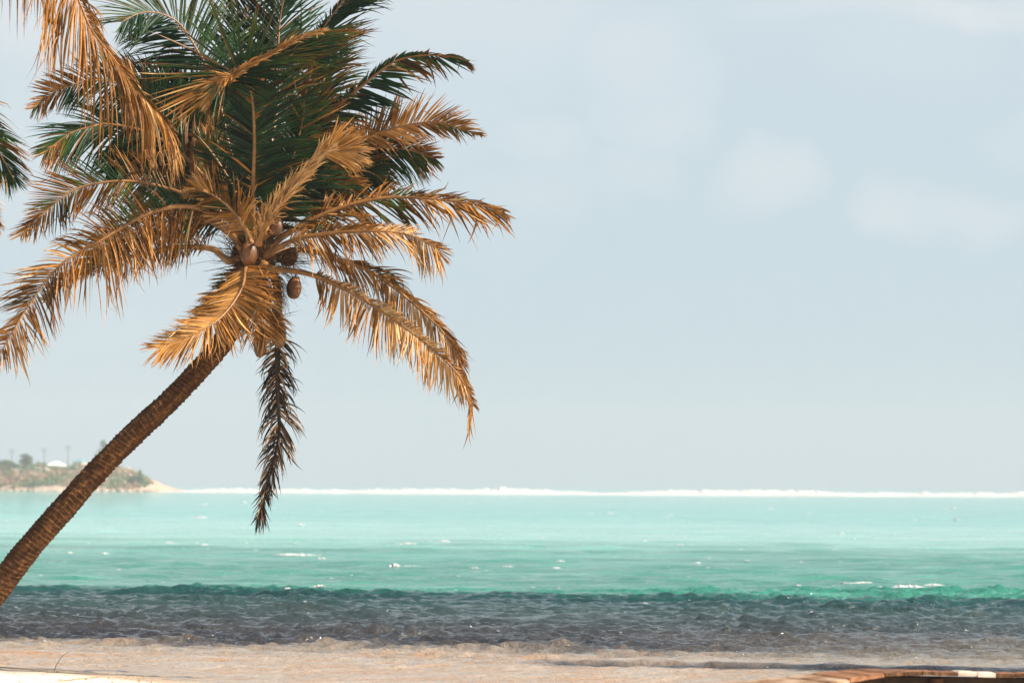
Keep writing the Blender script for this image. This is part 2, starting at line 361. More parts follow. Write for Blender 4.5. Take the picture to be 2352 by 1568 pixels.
# foam: reef breakers on the horizon, whitecaps in the lagoon
m, t, b, o = material('sea_foam'); M_FOAM = m
b.inputs['Base Color'].default_value = (.50, .51, .52, 1); b.inputs['Roughness'].default_value = .9; b.inputs['Specular IOR Level'].default_value = .1
tcn = t.nodes.new('ShaderNodeTexCoord'); bump(t, b, noise(t, tcn.outputs['Object'], 2, 5, .7), .6, .3)
def ridge(x0, x1, Y0, hs, seed, nx, width):
    xs = np.linspace(x0, x1, nx); ys = np.linspace(-1, 1, 15)
    X, V = np.meshgrid(xs, ys, indexing='ij')
    prof = .62 + .4 * np.clip(.5 + 1.5 * fbm(xs * .035 + seed, xs * 0, 3, seed), 0, 1.3)
    fine = .85 + .35 * fbm(xs * .35, xs * 0 + 2, 4, seed + 5)
    h = hs * prof * fine * (1 - (2 * np.abs((xs - x0) / (x1 - x0) - .5)) ** 12)
    Z = h[:, None] * np.clip(1 - V ** 2, 0, 1) ** .7 * (1 + .25 * fbm(X * .8, V * 2, 3, seed + 9)) - .12
    Yy = Y0 + V * width * .5 + 2.0 * fbm(xs * .05, xs * 0 + 9, 3, seed + 2)[:, None] - h[:, None] * .3 * V
    v = np.stack([X, Yy, Z], -1).reshape(-1, 3); ny = 15
    i = (np.arange(nx - 1)[:, None] * ny + np.arange(ny - 1)[None]).ravel()
    return v, np.stack([i, i + ny, i + ny + 1, i + 1], 1)
mb = MB()
for a in ((-112, 240, 612, 1.45, 4, 1500, 7), (-108, 30, 640, 1.9, 31, 700, 6), (40, 240, 650, 1.8, 47, 700, 6), (-40, 120, 590, .9, 77, 700, 4)):
    v, f = ridge(*a); mb.add(v, f)
tag(mb.build('reef_breakers', M_FOAM), 'long white line of surf breaking on the reef at the horizon', 'surf', kind='stuff')
mb = MB()
def cap(x, y, wpx, hpx, sd):
    r = np.random.default_rng(sd)
    hz = 1117 + .0056 * (x - 1176); Y = H_CAM * FPX / max(y - hz, 4); c = at(x, y, Y)
    w = wpx / FPX * Y; hh = hpx / FPX * Y
    nu, nv = 44, 9
    uu = np.linspace(-1, 1, nu); vv = np.linspace(-1, 1, nv); U, V = np.meshgrid(uu, vv, indexing='ij')
    env = (1 - np.abs(uu) ** 2.2) * np.clip(.35 + 1.4 * value_noise(uu * 4 + sd, uu * 0, sd) , 0.05, .9) * (.7 + .6 * value_noise(uu * 13, uu * 0 + sd, sd))
    zz = (hh * .75) * env[:, None] * np.clip(1 - V ** 2, 0, 1) ** .8 * (1 + .5 * fbm(U * 9, V * 2, 3, sd))
    yw = max(.03, hh * 2.2)
    base = water_z(c[0] + U * w / 2, Y + V * yw * .5 * env[:, None])
    XX = c[0] + U * w / 2; YY = Y + V * yw * .5 * env[:, None] + .05 * w * np.sin(U * 2 + sd)
    v = np.stack([XX, YY, np.maximum(base, 0) + zz - .01 + .02], -1).reshape(-1, 3)
    i = (np.arange(nu - 1)[:, None] * nv + np.arange(nv - 1)[None]).ravel()
    mb.add(v, np.stack([i, i + nv, i + nv + 1, i + 1], 1))
for k, a in enumerate([(677, 1274, 108, 5), (738, 1282, 24, 4), (905, 1302, 30, 8), (945, 1300, 50, 3), (1090, 1305, 20, 3), (1165, 1300, 30, 3), (1286, 1288, 26, 4), (1278, 1305, 22, 4),
        (725, 1351, 50, 8), (668, 1347, 14, 5), (1405, 1366, 60, 6), (1600, 1292, 22, 4), (1965, 1341, 84, 5), (2020, 1346, 14, 3), (2085, 1347, 80, 9), (2145, 1343, 50, 6), (2245, 1358, 22, 4), (2330, 1358, 30, 4),
        (1715, 1288, 16, 3), (940, 1248, 40, 4), (1020, 1243, 30, 5), (915, 1249, 24, 3), (1370, 1255, 26, 3), (1560, 1250, 20, 3), (240, 1271, 24, 4), (160, 1269, 18, 4), (470, 1250, 22, 3), (390, 1247, 26, 3),
        (460, 1188, 34, 4), (690, 1206, 24, 4), (560, 1153, 14, 4), (470, 1158, 16, 3), (1400, 1178, 16, 3), (1540, 1182, 12, 3), (1770, 1168, 14, 3), (2190, 1167, 16, 4), (2195, 1194, 14, 3), (1930, 1225, 20, 3),
        (700, 1385, 10, 2), (660, 1361, 16, 4), (1480, 1384, 22, 3), (2200, 1395, 14, 4)]):
    cap(*a, 100 + k)
rc = random.Random(5)
for k in range(90):
    y = 1142 + (rc.random() ** .8) * 215; x = rc.uniform(-200, 2550); s_ = rc.uniform(.5, 1.2)
    cap(x, y, 12 * s_, 1.8 * s_, 300 + k)
for k in range(85):
    y = rc.uniform(1365, 1500) if k < 60 else rc.uniform(1500, 1545); x = rc.uniform(-60, 2400) if k < 60 else rc.uniform(1500, 2400); s_ = rc.uniform(.4, 1.0)
    cap(x, y, 9 * s_, 1.1 * s_, 600 + k)  # tiny foam flecks over the dark band, also standing in for sun sparkle
tag(mb.build('whitecaps', M_FOAM), 'scattered white wave crests and flecks of foam and added sun sparkle on the lagoon', 'foam', kind='stuff')

# ------------------------------------------------------------------ palm builder
VIEW = np.array([0, 1, 0.0])
def leaflets(mb, c, T, B, Nn, length, o, rg):
    """o: options of the frond. Adds two rows of folded leaflets along centre line c"""
    n = len(c); nl = int(o['n'] * 1.5); s0 = o['s0']
    for side in (-1, 1):
        Ls = o['L'][0] if side < 0 else o['L'][1]
        if Ls <= 0: continue
        qq = np.linspace(0, 1, 200); sd = int(rg.integers(0, 9999)); z_ = qq * 0 + sd * .37     # leaflets bunch: neighbours lean together
        c1, c2, c3, c4, c5 = (fbm(qq * k_ + sd * .1, z_, 3, sd + j_) * 2 for j_, k_ in enumerate((9, 7, 13, 6, 8)))
        rag = .4 + o['dry'] * .9 if o['kink'] > .25 else .25
        for i in range(nl):
            q = (i + rg.uniform(-.3, .3)) / nl; q = min(max(q, 0), 1)
            s = s0 + (1 - s0) * q; k = s * (n - 1); k0 = min(int(k), n - 2); fr = k - k0
            p = c[k0] * (1 - fr) + c[k0 + 1] * fr; t_ = T[k0]; b_ = B[k0]; n_ = Nn[k0]
            if rg.random() < o['gap']: continue
            prof = np.interp(q, [0, .12, .4, .7, .92, 1], o['prof'])
            ll = Ls * prof * rg.uniform(.86, 1.08)
            qi = int(q * 199); ll *= 1 + .30 * rag * c3[qi]
            if rg.random() < o['broken'] * (1 + 1.2 * c5[qi]): ll *= rg.uniform(.35, .8)
            al = R(np.interp(q, [0, .5, 1], o['ang'])) + rg.normal(0, R(o['jit'])) + R(15) * rag * c1[qi]
            vv = R(o['v']) + rg.normal(0, R(o['jit'] * 1.2)) + R(30) * rag * c2[qi]
            lat = side * b_ * math.cos(vv) + n_ * math.sin(vv)
            d = norm(math.cos(al) * t_ + math.sin(al) * lat)
            m_ = 7; seg = ll / m_; pts = [p]; dirs = [d]
            dr = o['droop'] * rg.uniform(.6, 1.4) * (1 + .6 * c5[qi]); curl = rg.normal(0, .05 + .15 * o['dry'], 3); kink = rg.integers(3, 7) if rg.random() < (.08 + .34 * o['dry']) * o['kink'] else 99; kv = rg.normal(0, .55, 3) + [0, 0, -.35]
            wind = np.array(o['wind'])
            for j in range(m_):
                w_ = ((j + .5) / m_)
                d = norm(d + np.array([0, 0, -1.0]) * dr * seg * (.5 + 1.8 * w_) + wind * seg * w_ + curl * (w_ ** 2) * .7)
                if j == kink: d = norm(d + kv)
                pts.append(pts[-1] + d * seg); dirs.append(d)
            pts = np.array(pts); dirs = np.array(dirs)
            tw = rg.normal(0, R(10 + 22 * o['dry'])) + np.linspace(0, 1, m_ + 1) * rg.normal(0, .3 + 1.1 * o['dry'])
            W = norm(t_ - dirs * (dirs @ t_)[:, None]); Wn = np.cross(dirs, W)
            W2 = np.cos(tw)[:, None] * W + np.sin(tw)[:, None] * Wn; F2 = np.cross(dirs, W2)
            w0 = o['w'] * .75 * rg.uniform(.6, 1.25) * (.6 + .4 * prof)
            wp = w0 * np.interp(np.linspace(0, 1, m_ + 1), [0, .1, .35, .7, 1], [.35, .8, 1, .66, .05])
            fold = .75 + .5 * o['dry']
            a = pts + W2 * wp[:, None] * .5 - F2 * wp[:, None] * fold * .5; bb = pts - W2 * wp[:, None] * .5 - F2 * wp[:, None] * fold * .5
            v = np.stack([a, pts, bb], 1).reshape(-1, 3)
            f = []
            for j in range(m_):
                f += [(3 * j, 3 * j + 1, 3 * j + 4, 3 * j + 3), (3 * j + 1, 3 * j + 2, 3 * j + 5, 3 * j + 4)]
            tt = np.linspace(0, 1, m_ + 1)
            dry = o['dry'] + .30 * c4[qi] * (1 if o['kink'] > .25 else 0) + o['tipdry'] * np.clip(tt - .45, 0, 1) * 1.3 + o['enddry'] * max(0, q - .55) + (rg.uniform(.2, .6) if rg.random() < o['deadleaf'] else 0)
            mb.add(v, f, dry=np.repeat(np.clip(dry, 0, 1), 3), rnd=rg.random() * o['shade'])
def make_frond(tree, origin, Y0, pts, seed=0, label=None, ribmat=None, leafmat=None, ribr=.030, **kw):
    o = dict(n=88, s0=.24, L=(.75, .75), prof=(.45, .85, 1, .85, .5, .22), ang=(68, 52, 22), v=8, droop=.55, wind=(0, 0, 0), w=.036, jit=4.5,
             dry=.2, tipdry=.3, enddry=.3, gap=.03, broken=.06, deadleaf=.05, roll=0, twist=0, kink=1, shade=1)
    o.update(kw); rg = np.random.default_rng(seed + 1000)
    P3 = [at(x, y, Y0 + dz) for x, y, dz in pts]
    c, length = spline(P3, 90)
    T = norm(np.gradient(c, axis=0))
    B0 = norm(np.cross(np.broadcast_to(VIEW, T.shape), T)) ; N0 = norm(np.cross(T, B0))
    for k in range(1, len(B0)):                       # keep the frame from flipping at hairpins
        if B0[k] @ B0[k - 1] < 0: B0[k] *= -1; N0[k] *= -1
    ra = R(o['roll']) + R(o['twist']) * np.linspace(0, 1, len(c))
    B = np.cos(ra)[:, None] * B0 + np.sin(ra)[:, None] * N0; Nn = norm(np.cross(T, B))
    mb = MB(); leaflets(mb, c, T, B, Nn, length, o, rg)
    fr = mb.build('frond', leafmat or M_LEAF, tree, True, origin)
    if label: fr['label'] = label
    mb = MB()
    s = np.linspace(0, 1, len(c)); r = np.interp(s, [0, .06, .2, .6, 1], [ribr * 1.9, ribr * 1.25, ribr, ribr * .5, .005])
    tube(mb, c, r, 8, flat=.8)
    mb.build('midrib', ribmat or M_RIB, fr, True, origin)
    return fr
def make_trunk(tree, origin, pts, Y0, r_top, r_base, seed, flare=.3):
    P3 = [at(x, y, Y0 + dz) for x, y, dz in pts]; n = 900; k = 56
    c, length = spline(P3, n); T, B, Nn = frames(c)
    s = np.linspace(0, 1, n) * length; a = np.linspace(0, 2 * np.pi, k, endpoint=False)
    S, A = np.meshgrid(s, a, indexing='ij')
    r0 = np.interp(s, [0, .25, .9, length * .5, length], [r_base * (1 + flare), r_base * 1.12, r_base, (r_base + r_top) / 2, r_top])
    wob = .10 * np.sin(A + 1) + .06 * np.sin(2 * A + S * 3) + .08 * fbm(A * 1.2, S * 2.2, 3, seed)
    ring = S / .062 + wob * 3.8 + 1.2 * fbm(S * 3, S * 0, 2, seed + 1); fr = ring - np.floor(ring); rid = np.floor(ring)
    lip = (fr ** 2.5) * (.003 + .017 * value_noise(A * 2.5, rid * 7.3, seed + 2))
    rough = .011 * fbm(A * 3.0, S * 14, 4, seed + 3) + .012 * fbm(A * 1.0, S * 2.5, 3, seed + 4)
    rad = r0[:, None] + lip + rough
    v = c[:, None] + rad[..., None] * (np.cos(a)[None, :, None] * B[:, None] + np.sin(a)[None, :, None] * Nn[:, None])
    f = []
    i = np.arange(n - 1)[:, None] * k; j = np.arange(k)[None]; j2 = (j + 1) % k
    f = np.stack([i + j, i + j2, i + k + j2, i + k + j], -1).reshape(-1, 4)
    return mesh_obj('trunk', v.reshape(-1, 3), f, M_BARK, tree, True, {'along': S.ravel(), 'round': (np.abs(A - np.pi)).ravel()}, origin)
def nut(tree, origin, x, y, Y, w, h, seed, tilt=0, mat=None, pod=False, depthf=.95):
    c0 = at(x, y, Y); sc = Y / FPX; rw = w / 2 * sc; rh = h / 2 * sc
    nu, nv = 28, 24; a = np.linspace(0, 2 * np.pi, nu, endpoint=False); q = np.linspace(0, 1, nv)
    V = []
    for s in q:
        z = math.cos(math.pi * s); rr = math.sin(math.pi * s) ** (.8 if not pod else .75)
        if pod: rr *= np.interp(s, [0, .3, .7, 1], [.55, .9, 1, .85])
        for A in a:
            lobe = 1 + (.055 if not pod else .10) * math.cos(3 * A + seed)
            p = np.array([rr * rw * lobe * math.cos(A), rr * rw * depthf * lobe * math.sin(A), z * rh])
            ct, st = math.cos(tilt), math.sin(tilt)
            V.append(c0 + np.array([p[0] * ct + p[2] * st, p[1], -p[0] * st + p[2] * ct]))
    f = [(i * nu + j, (i + 1) * nu + j, (i + 1) * nu + (j + 1) % nu, i * nu + (j + 1) % nu) for i in range(nv - 1) for j in range(nu)]
    ob = mesh_obj('seed_pod' if pod else 'coconut', V, f, mat or (M_POD if pod else M_NUT), tree, True, None, origin)
    if not pod:   # cap of dry scales and a stalk
        mb = MB(); up = np.array([math.sin(tilt), 0, math.cos(tilt)]); top = c0 + up * rh * .93
        rg = np.random.default_rng(seed)
        for k in range(6):
            A = k * 1.05; out = np.array([math.cos(A), math.sin(A), 0])
            tube(mb, [top + up * .012, top + out * rw * .35 + up * .006, top + out * rw * .6 - up * rh * .12], [.010, .017, .004], 6)
        tube(mb, [top, top + up * .06, top + up * .12 + np.array([rg.uniform(-.05, .05), 0, .03])], [.012, .009, .008], 6)
        mb.build('husk_cap', M_FIBRE, ob, True, origin)
    return ob
def strands(name, tree, origin, specs, mat, seed):
    """fine stalks: specs (x,y,Y, dx,dy,dY, count, spread px, radius)"""
    rg = np.random.default_rng(seed); mb = MB()
    for x, y, Y, dx, dy, dY, cnt, sp, r in specs:
        for _ in range(cnt):
            p0 = at(x + rg.normal(0, sp * .35), y + rg.normal(0, sp * .35), Y + rg.normal(0, .08))
            p2 = at(x + dx + rg.normal(0, sp), y + dy + rg.normal(0, sp), Y + dY + rg.normal(0, .15))
            p1 = (p0 + p2) / 2 + rg.normal(0, .05, 3)
            c, _l = spline([p0, p1, p2], 8); tube(mb, c, np.linspace(r, r * .25, 8) * rg.uniform(.6, 1.4), 4, cap=False)
    return mb.build(name, mat, tree, True, origin)

# ---- the leaning coconut palm
Y1 = 24.0
base1 = at(-128, 1536, Y1)
palm = tag(empty('coconut_palm', base1), 'tall coconut palm leaning right over the water with a full green and orange crown', 'palm tree')
make_trunk(palm, base1, [(-140, 1560, 0), (-112, 1505, 0), (-62, 1425, 0), (10, 1330, 0), (80, 1243, 0), (150, 1163, 0), (225, 1080, 0), (300, 1003, 0), (385, 925, 0), (440, 868, .02), (500, 800, .06), (540, 735, .1), (572, 660, .12), (588, 590, .15)],
           Y1, .112, .155, 5)
F = lambda *a, **k: make_frond(palm, base1, Y1, *a, **k)
# back of the crown
F([(600, 575, .3), (612, 400, .9), (640, 220, 1.4), (640, 90, 1.6), (652, 0, 1.6), (690, -90, 1.4)], 1, L=(1.1, 1.1), dry=.10, ang=(50, 40, 25), droop=.25, roll=10, w=.046, n=100, deadleaf=.02, tipdry=.1)
F([(592, 575, .4), (560, 400, 1.0), (545, 250, 1.4), (560, 80, 1.7), (580, -80, 1.8), (560, -160, 1.8)], 2, L=(1.1, 1.1), dry=.06, ang=(55, 42, 25), droop=.2, w=.038, n=90, deadleaf=.02, tipdry=.1)
F([(588, 575, .2), (540, 400, .5), (495, 201, .7), (450, 111, .7), (414, 57, .6), (381, 36, .5), (345, 28, .3), (315, 33, .1), (279, 51, -.1)], 3, L=(.95, 1.05), dry=.08, ang=(62, 60, 30), droop=.25, w=.036, n=112, s0=.34, roll=12, prof=(.75, .95, 1, .85, .6, .4), tipdry=.25, deadleaf=.02)
F([(590, 575, .4), (540, 420, .9), (480, 320, 1.2), (400, 240, 1.3), (330, 190, 1.2), (280, 165, 1.1)], 4, L=(.9, .9), dry=.08, ang=(60, 45, 25), droop=.5, roll=-25, w=.045, n=66, tipdry=.1)
F([(595, 575, .5), (640, 420, 1.0), (700, 300, 1.4), (745, 180, 1.6), (770, 90, 1.6)], 5, L=(.9, .9), dry=.12, ang=(55, 45, 25), droop=.5, w=.042, n=90)
F([(588, 575, .6), (520, 440, 1.6), (440, 340, 2.4), (350, 300, 2.9), (290, 330, 3.1)], 6, L=(.85, .85), dry=.10, droop=.7, w=.045)
F([(600, 575, .6), (660, 450, 1.7), (740, 360, 2.6), (820, 330, 3.2), (880, 370, 3.4)], 7, L=(.85, .85), dry=.15, droop=.8, w=.042)
F([(590, 575, .1), (530, 470, .3), (480, 400, .5), (430, 340, .6), (380, 290, .7), (340, 270, .7)], 9, L=(.95, .95), dry=.10, ang=(62, 50, 30), droop=.8, w=.045, n=96, tipdry=.15)
F([(588, 575, .3), (520, 450, .5), (450, 370, .6), (380, 335, .6), (300, 352, .5), (250, 392, .4)], 10, L=(.85, .85), dry=.10, ang=(60, 50, 25), droop=.6, w=.044, n=96, tipdry=.2)
F([(590, 575, .4), (530, 400, .7), (470, 280, .9), (420, 225, 1.0), (370, 212, 1.0), (335, 240, .9)], 17, L=(.95, .95), dry=.06, ang=(60, 50, 25), droop=.5, w=.05, n=96, tipdry=.1)
# upper right
F([(600, 570, .2), (640, 420, .2), (680, 300, .1), (706, 200, 0), (737, 80, -.1), (775, 20, -.2), (815, -25, -.3), (850, -50, -.4)], 11, L=(.15, .82), dry=.24, ang=(50, 46, 20), droop=.35, roll=-15, w=.036, n=100, s0=.3, enddry=.25, prof=(.6, .9, 1, .95, .8, .4))
F([(605, 560, .1), (640, 480, .1), (690, 370, .1), (743, 276, 0), (831, 198, -.1), (897, 147, -.2), (938, 132, -.3), (980, 127, -.4), (1041, 131, -.5), (1072, 141, -.6)], 12, L=(.16, .62), dry=.20, ang=(55, 42, 14), droop=.55, roll=-20, w=.046, n=74, s0=.36, enddry=.5, tipdry=.45, prof=(.8, 1, 1, .85, .6, .4), jit=7, ribr=.036)
F([(605, 555, .2), (680, 460, .3), (760, 375, .4), (820, 325, .4), (875, 303, .3), (950, 285, .2), (1010, 281, .1), (1056, 297, 0), (1103, 310, -.1)], 13, L=(.52, .44), dry=.62, ang=(62, 52, 18), droop=.30, roll=28, w=.034, n=104, s0=.34, enddry=.3, prof=(.7, .9, 1, .8, .45, .25))
F([(605, 555, .4), (700, 440, .6), (790, 365, .7), (870, 340, .7), (940, 345, .6), (1000, 365, .5)], 14, L=(.5, .72), dry=.22, ang=(60, 48, 20), droop=.7, w=.040, n=90, s0=.28, tipdry=.4)
F([(605, 555, .2), (680, 470, .3), (750, 410, .4), (810, 390, .4), (860, 400, .3), (890, 430, .2)], 15, L=(.55, .62), dry=.24, ang=(60, 45, 22), droop=.8, w=.036, n=88, s0=.25, tipdry=.45)
F([(602, 550, 0), (660, 465, .1), (720, 420, .2), (780, 425, .2), (830, 450, .2)], 16, L=(.45, .5), dry=.24, ang=(60, 45, 22), droop=.7, w=.034, n=80, s0=.2, tipdry=.5)
# middle: big upright green frond with a folded tan tip
F([(580, 585, -.1), (580, 470, -.35), (583, 380, -.5), (584, 290, -.65), (577, 215, -.8), (560, 172, -.9), (535, 160, -1.0), (505, 185, -1.05), (480, 225, -1.05)], 21, kink=.5, L=(.66, 1.1), dry=.13, broken=.2, ang=(68, 52, 28), droop=.16, v=-10, roll=-8, w=.036, n=118, s0=.22, enddry=.55, tipdry=.35, prof=(.75, .95, 1, 1, .8, .4), deadleaf=.12, ribr=.032)
F([(590, 575, .1), (535, 420, 0), (488, 300, -.2), (474, 240, -.4), (500, 203, -.7), (555, 163, -1.0), (620, 125, -1.1), (690, 88, -1.1), (742, 70, -1.1)], 22, L=(0, .90), dry=.22, ang=(30, 24, 14), droop=.12, w=.034, n=120, s0=.62, enddry=0, tipdry=.25, prof=(.5, 1, 1, .9, .7, .4))
F([(474, 262, -.75), (480, 240, -.8), (502, 203, -.9), (555, 161, -1.1), (620, 123, -1.15), (690, 86, -1.15), (742, 70, -1.15)], 27, kink=.2, L=(.16, .20), dry=.74, ang=(18, 9, 8), droop=.1, w=.034, n=90, s0=0, jit=6, v=0, prof=(1.6, 1, 1, .9, .7, .5), ribr=.016)
F([(535, 172, -1.1), (515, 182, -1.12), (492, 205, -1.12), (474, 245, -1.1)], 28, kink=.2, L=(.16, .26), dry=.72, ang=(40, 28, 12), droop=.8, w=.03, n=50, s0=0, jit=8, ribr=.008)
F([(598, 570, 0), (630, 470, 0), (670, 370, -.1), (690, 300, -.1), (700, 250, -.2)], 23, L=(.5, .85), dry=.18, ang=(72, 62, 35), droop=.12, w=.036, n=96, s0=.15, tipdry=.6, prof=(.8, 1, 1, .9, .7, .5), wind=(.3, 0, .1))
# folded pale spear leaf
F([(592, 560, -.5), (618, 500, -.95), (655, 445, -1.1), (700, 395, -1.2), (728, 362, -1.25), (749, 349, -1.3)], 24, L=(.48, .48), dry=1, ang=(8, 8, 7), droop=.02, w=.030, n=90, s0=.1, prof=(.9, 1, 1, .9, .7, .4), tipdry=0, gap=0, kink=0, shade=.35, jit=2, ribr=.03, v=0)
F([(737, 352, -1.29), (752, 348, -1.3), (772, 347, -1.32), (800, 350, -1.34)], 25, L=(.50, .50), dry=.80, ang=(42, 28, 4), droop=.25, w=.03, n=40, s0=0, prof=(.9, 1, .9, .8, .7, .6), kink=.2, shade=.6, jit=2.5, ribr=.008, v=0, tipdry=.1)
F([(585, 560, -.4), (610, 505, -.85), (640, 470, -1), (670, 430, -1.1), (700, 405, -1.15)], 26, L=(.30, .30), dry=.9, ang=(14, 12, 10), droop=.3, w=.028, n=50, s0=0, prof=(1, 1, 1, .9, .7, .4), jit=8, ribr=.01, v=0)
# left side
F([(585, 570, .2), (540, 500, .2), (480, 420, .2), (420, 357, .2), (340, 305, .3), (250, 285, .3), (210, 291, .2), (168, 303, .1), (135, 324, 0), (102, 351, -.1)], 31, L=(.95, .78), dry=.16, ang=(60, 50, 22), droop=.40, w=.038, n=110, s0=.22, enddry=.6, tipdry=.2, roll=10)
F([(585, 570, .3), (540, 460, .5), (470, 340, .6), (380, 245, .6), (300, 200, .5), (230, 185, .4), (190, 190, .3), (129, 210, .2), (99, 234, .1), (75, 249, 0)], 32, L=(.62, .55), dry=.28, ang=(60, 55, 25), droop=.45, w=.036, n=110, s0=.3, enddry=.5, tipdry=.3, roll=-10)
F([(582, 572, .1), (540, 520, 0), (480, 470, -.1), (400, 438, -.1), (330, 420, -.2), (270, 416, -.3), (210, 424, -.4), (165, 439, -.5), (120, 472, -.6), (75, 511, -.7), (48, 542, -.8)], 33, L=(.60, .62), dry=.34, ang=(65, 58, 26), droop=.10, w=.028, n=120, s0=.2, enddry=.4, tipdry=.25, roll=6)
F([(570, 575, 0), (530, 600, -.1), (490, 573, -.1), (440, 567, -.1), (380, 572, -.1), (300, 590, 0), (220, 615, 0), (150, 650, -.1), (100, 690, -.2)], 34, L=(.30, .52), dry=.72, ang=(72, 60, 30), droop=1.7, w=.030, n=110, s0=.22, tipdry=.2, jit=10, broken=.3, v=-20, ribr=.036)
F([(560, 580, -.1), (546, 556, -.2), (522, 526, -.35), (492, 496, -.45), (450, 477, -.55), (405, 474, -.65), (360, 484, -.7), (315, 502, -.8), (270, 529, -.9), (225, 556, -1), (180, 580, -1), (144, 604, -1.1), (105, 646, -1.1), (75, 688, -1.15), (45, 733, -1.2), (0, 811, -1.2)], 35,
  L=(.72, .46), dry=.60, ang=(74, 66, 42), droop=.75, w=.030, n=135, s0=.14, tipdry=.15, enddry=.2, jit=6, broken=.1, roll=0, prof=(.8, 1, 1, .95, .85, .45), ribr=.032)
F([(566, 580, 0), (530, 540, .1), (470, 505, .1), (400, 505, 0), (320, 530, 0), (250, 560, -.1), (190, 610, -.1)], 36, L=(.48, .50), dry=.42, ang=(70, 58, 30), droop=.7, w=.034, n=100, s0=.2, tipdry=.3, jit=7)
F([(575, 560, -.3), (560, 520, -.4), (530, 480, -.5), (500, 455, -.55), (470, 440, -.6), (440, 430, -.6)], 37, L=(.42, .45), dry=.55, ang=(60, 45, 20), droop=.3, w=.030, n=60, s0=.1, tipdry=.4)
F([(578, 565, -.2), (560, 500, -.3), (535, 430, -.35), (500, 370, -.4), (470, 330, -.4), (450, 310, -.4)], 38, L=(.35, .42), dry=.24, ang=(62, 50, 25), droop=.4, w=.034, n=70, s0=.25, tipdry=.4)
# right side
F([(610, 575, 0), (661, 536, 0), (740, 494, 0), (805, 470, 0), (856, 459, 0), (908, 453, 0), (986, 457, -.1), (1078, 467, -.2), (1159, 485, -.3)], 41, L=(.36, .74), dry=.58, ang=(48, 50, 26), droop=.55, w=.040, n=84, s0=.14, tipdry=.1, enddry=.3, jit=8, roll=-42, prof=(.8, 1, 1, .95, .7, .3), ribr=.032)
F([(607, 590, -.1), (652, 562, -.2), (697, 545, -.3), (772, 535, -.4), (847, 531, -.5), (922, 536, -.5), (967, 551, -.55), (1000, 567, -.6), (1013, 590, -.6)], 42, kink=.4, L=(.32, .60), dry=.72, ang=(52, 50, 35), droop=.75, w=.030, n=104, s0=.16, tipdry=.1, jit=6, roll=-35, prof=(.7, 1, 1, .85, .75, .45))
F([(610, 590, .1), (680, 575, .1), (733, 580, 0), (787, 599, 0), (847, 622, 0), (907, 662, -.1), (967, 713, -.1), (1015, 760, -.2), (1050, 814, -.2), (1073, 880, -.2)], 43, L=(.42, .68), dry=.72, ang=(44, 34, 16), droop=2.0, w=.032, n=110, s0=.2, tipdry=.1, jit=6, roll=-25, broken=.12)
F([(600, 605, -.2), (628, 617, -.25), (682, 623, -.3), (727, 635, -.35), (763, 650, -.4), (817, 677, -.45), (877, 716, -.5), (937, 757, -.55), (991, 800, -.6), (1040, 845, -.6), (1069, 885, -.6), (1082, 915, -.6), (1087, 932, -.6)], 44, kink=.4, shade=.8, L=(.16, .58), dry=.80, ang=(62, 58, 30), droop=.9, w=.036, n=110, s0=.22, tipdry=.05, enddry=.1, jit=4, roll=-15, prof=(.65, .9, 1, .9, .7, .75), ribr=.030)
# front shuttlecock frond and the hanging dead one
F([(570, 595, -.25), (563, 622, -.45), (562, 640, -.6), (554, 665, -.75), (533, 699, -.95), (508, 728, -1.1), (480, 749, -1.25), (447, 768, -1.35), (403, 784, -1.4), (372, 796, -1.45)], 51, kink=.2, shade=.85, L=(.62, .56), dry=.80, ang=(70, 58, 20), droop=.15, w=.034, n=118, s0=.08, tipdry=-.1, enddry=.1, jit=4, roll=18, prof=(.55, .85, 1, .8, .6, .5), v=6, ribr=.022)
F([(572, 600, -.1), (575, 640, -.2), (585, 690, -.3), (600, 735, -.3), (612, 775, -.3)], 52, L=(.52, .50), dry=.70, ang=(62, 50, 25), droop=.4, w=.034, n=76, s0=.05, jit=8, ribr=.02)
F([(565, 600, 0), (540, 640, 0), (510, 680, 0), (480, 715, .05), (450, 745, .1)], 53, L=(.3, .34), dry=.45, ang=(60, 50, 20), droop=.5, w=.034, n=70, s0=.05, jit=7, ribr=.02)
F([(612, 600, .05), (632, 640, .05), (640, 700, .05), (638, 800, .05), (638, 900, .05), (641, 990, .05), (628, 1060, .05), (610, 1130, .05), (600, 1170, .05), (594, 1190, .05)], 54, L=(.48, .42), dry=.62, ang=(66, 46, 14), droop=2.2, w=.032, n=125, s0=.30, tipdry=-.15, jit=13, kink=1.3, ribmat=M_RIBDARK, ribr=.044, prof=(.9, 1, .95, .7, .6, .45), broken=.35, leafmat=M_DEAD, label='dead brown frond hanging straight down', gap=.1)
nut(palm, base1, 571, 583, Y1 - .36, 40, 53, 1)
nut(palm, base1, 634, 524, Y1 - .15, 30, 40, 2, .2)
nut(palm, base1, 676, 662, Y1 - .1, 35, 50, 3, .1)
nut(palm, base1, 612, 560, Y1 + .1, 36, 46, 4, -.2)
nut(palm, base1, 548, 590, Y1 + .1, 36, 46, 6, -.2)
nut(palm, base1, 665, 590, Y1 + .15, 36, 46, 7, .5)
nut(palm, base1, 598, 779, Y1 - .1, 33, 84, 5, .03, pod=True)
nut(palm, base1, 641, 762, Y1 - .05, 34, 76, 8, -.05, pod=True)
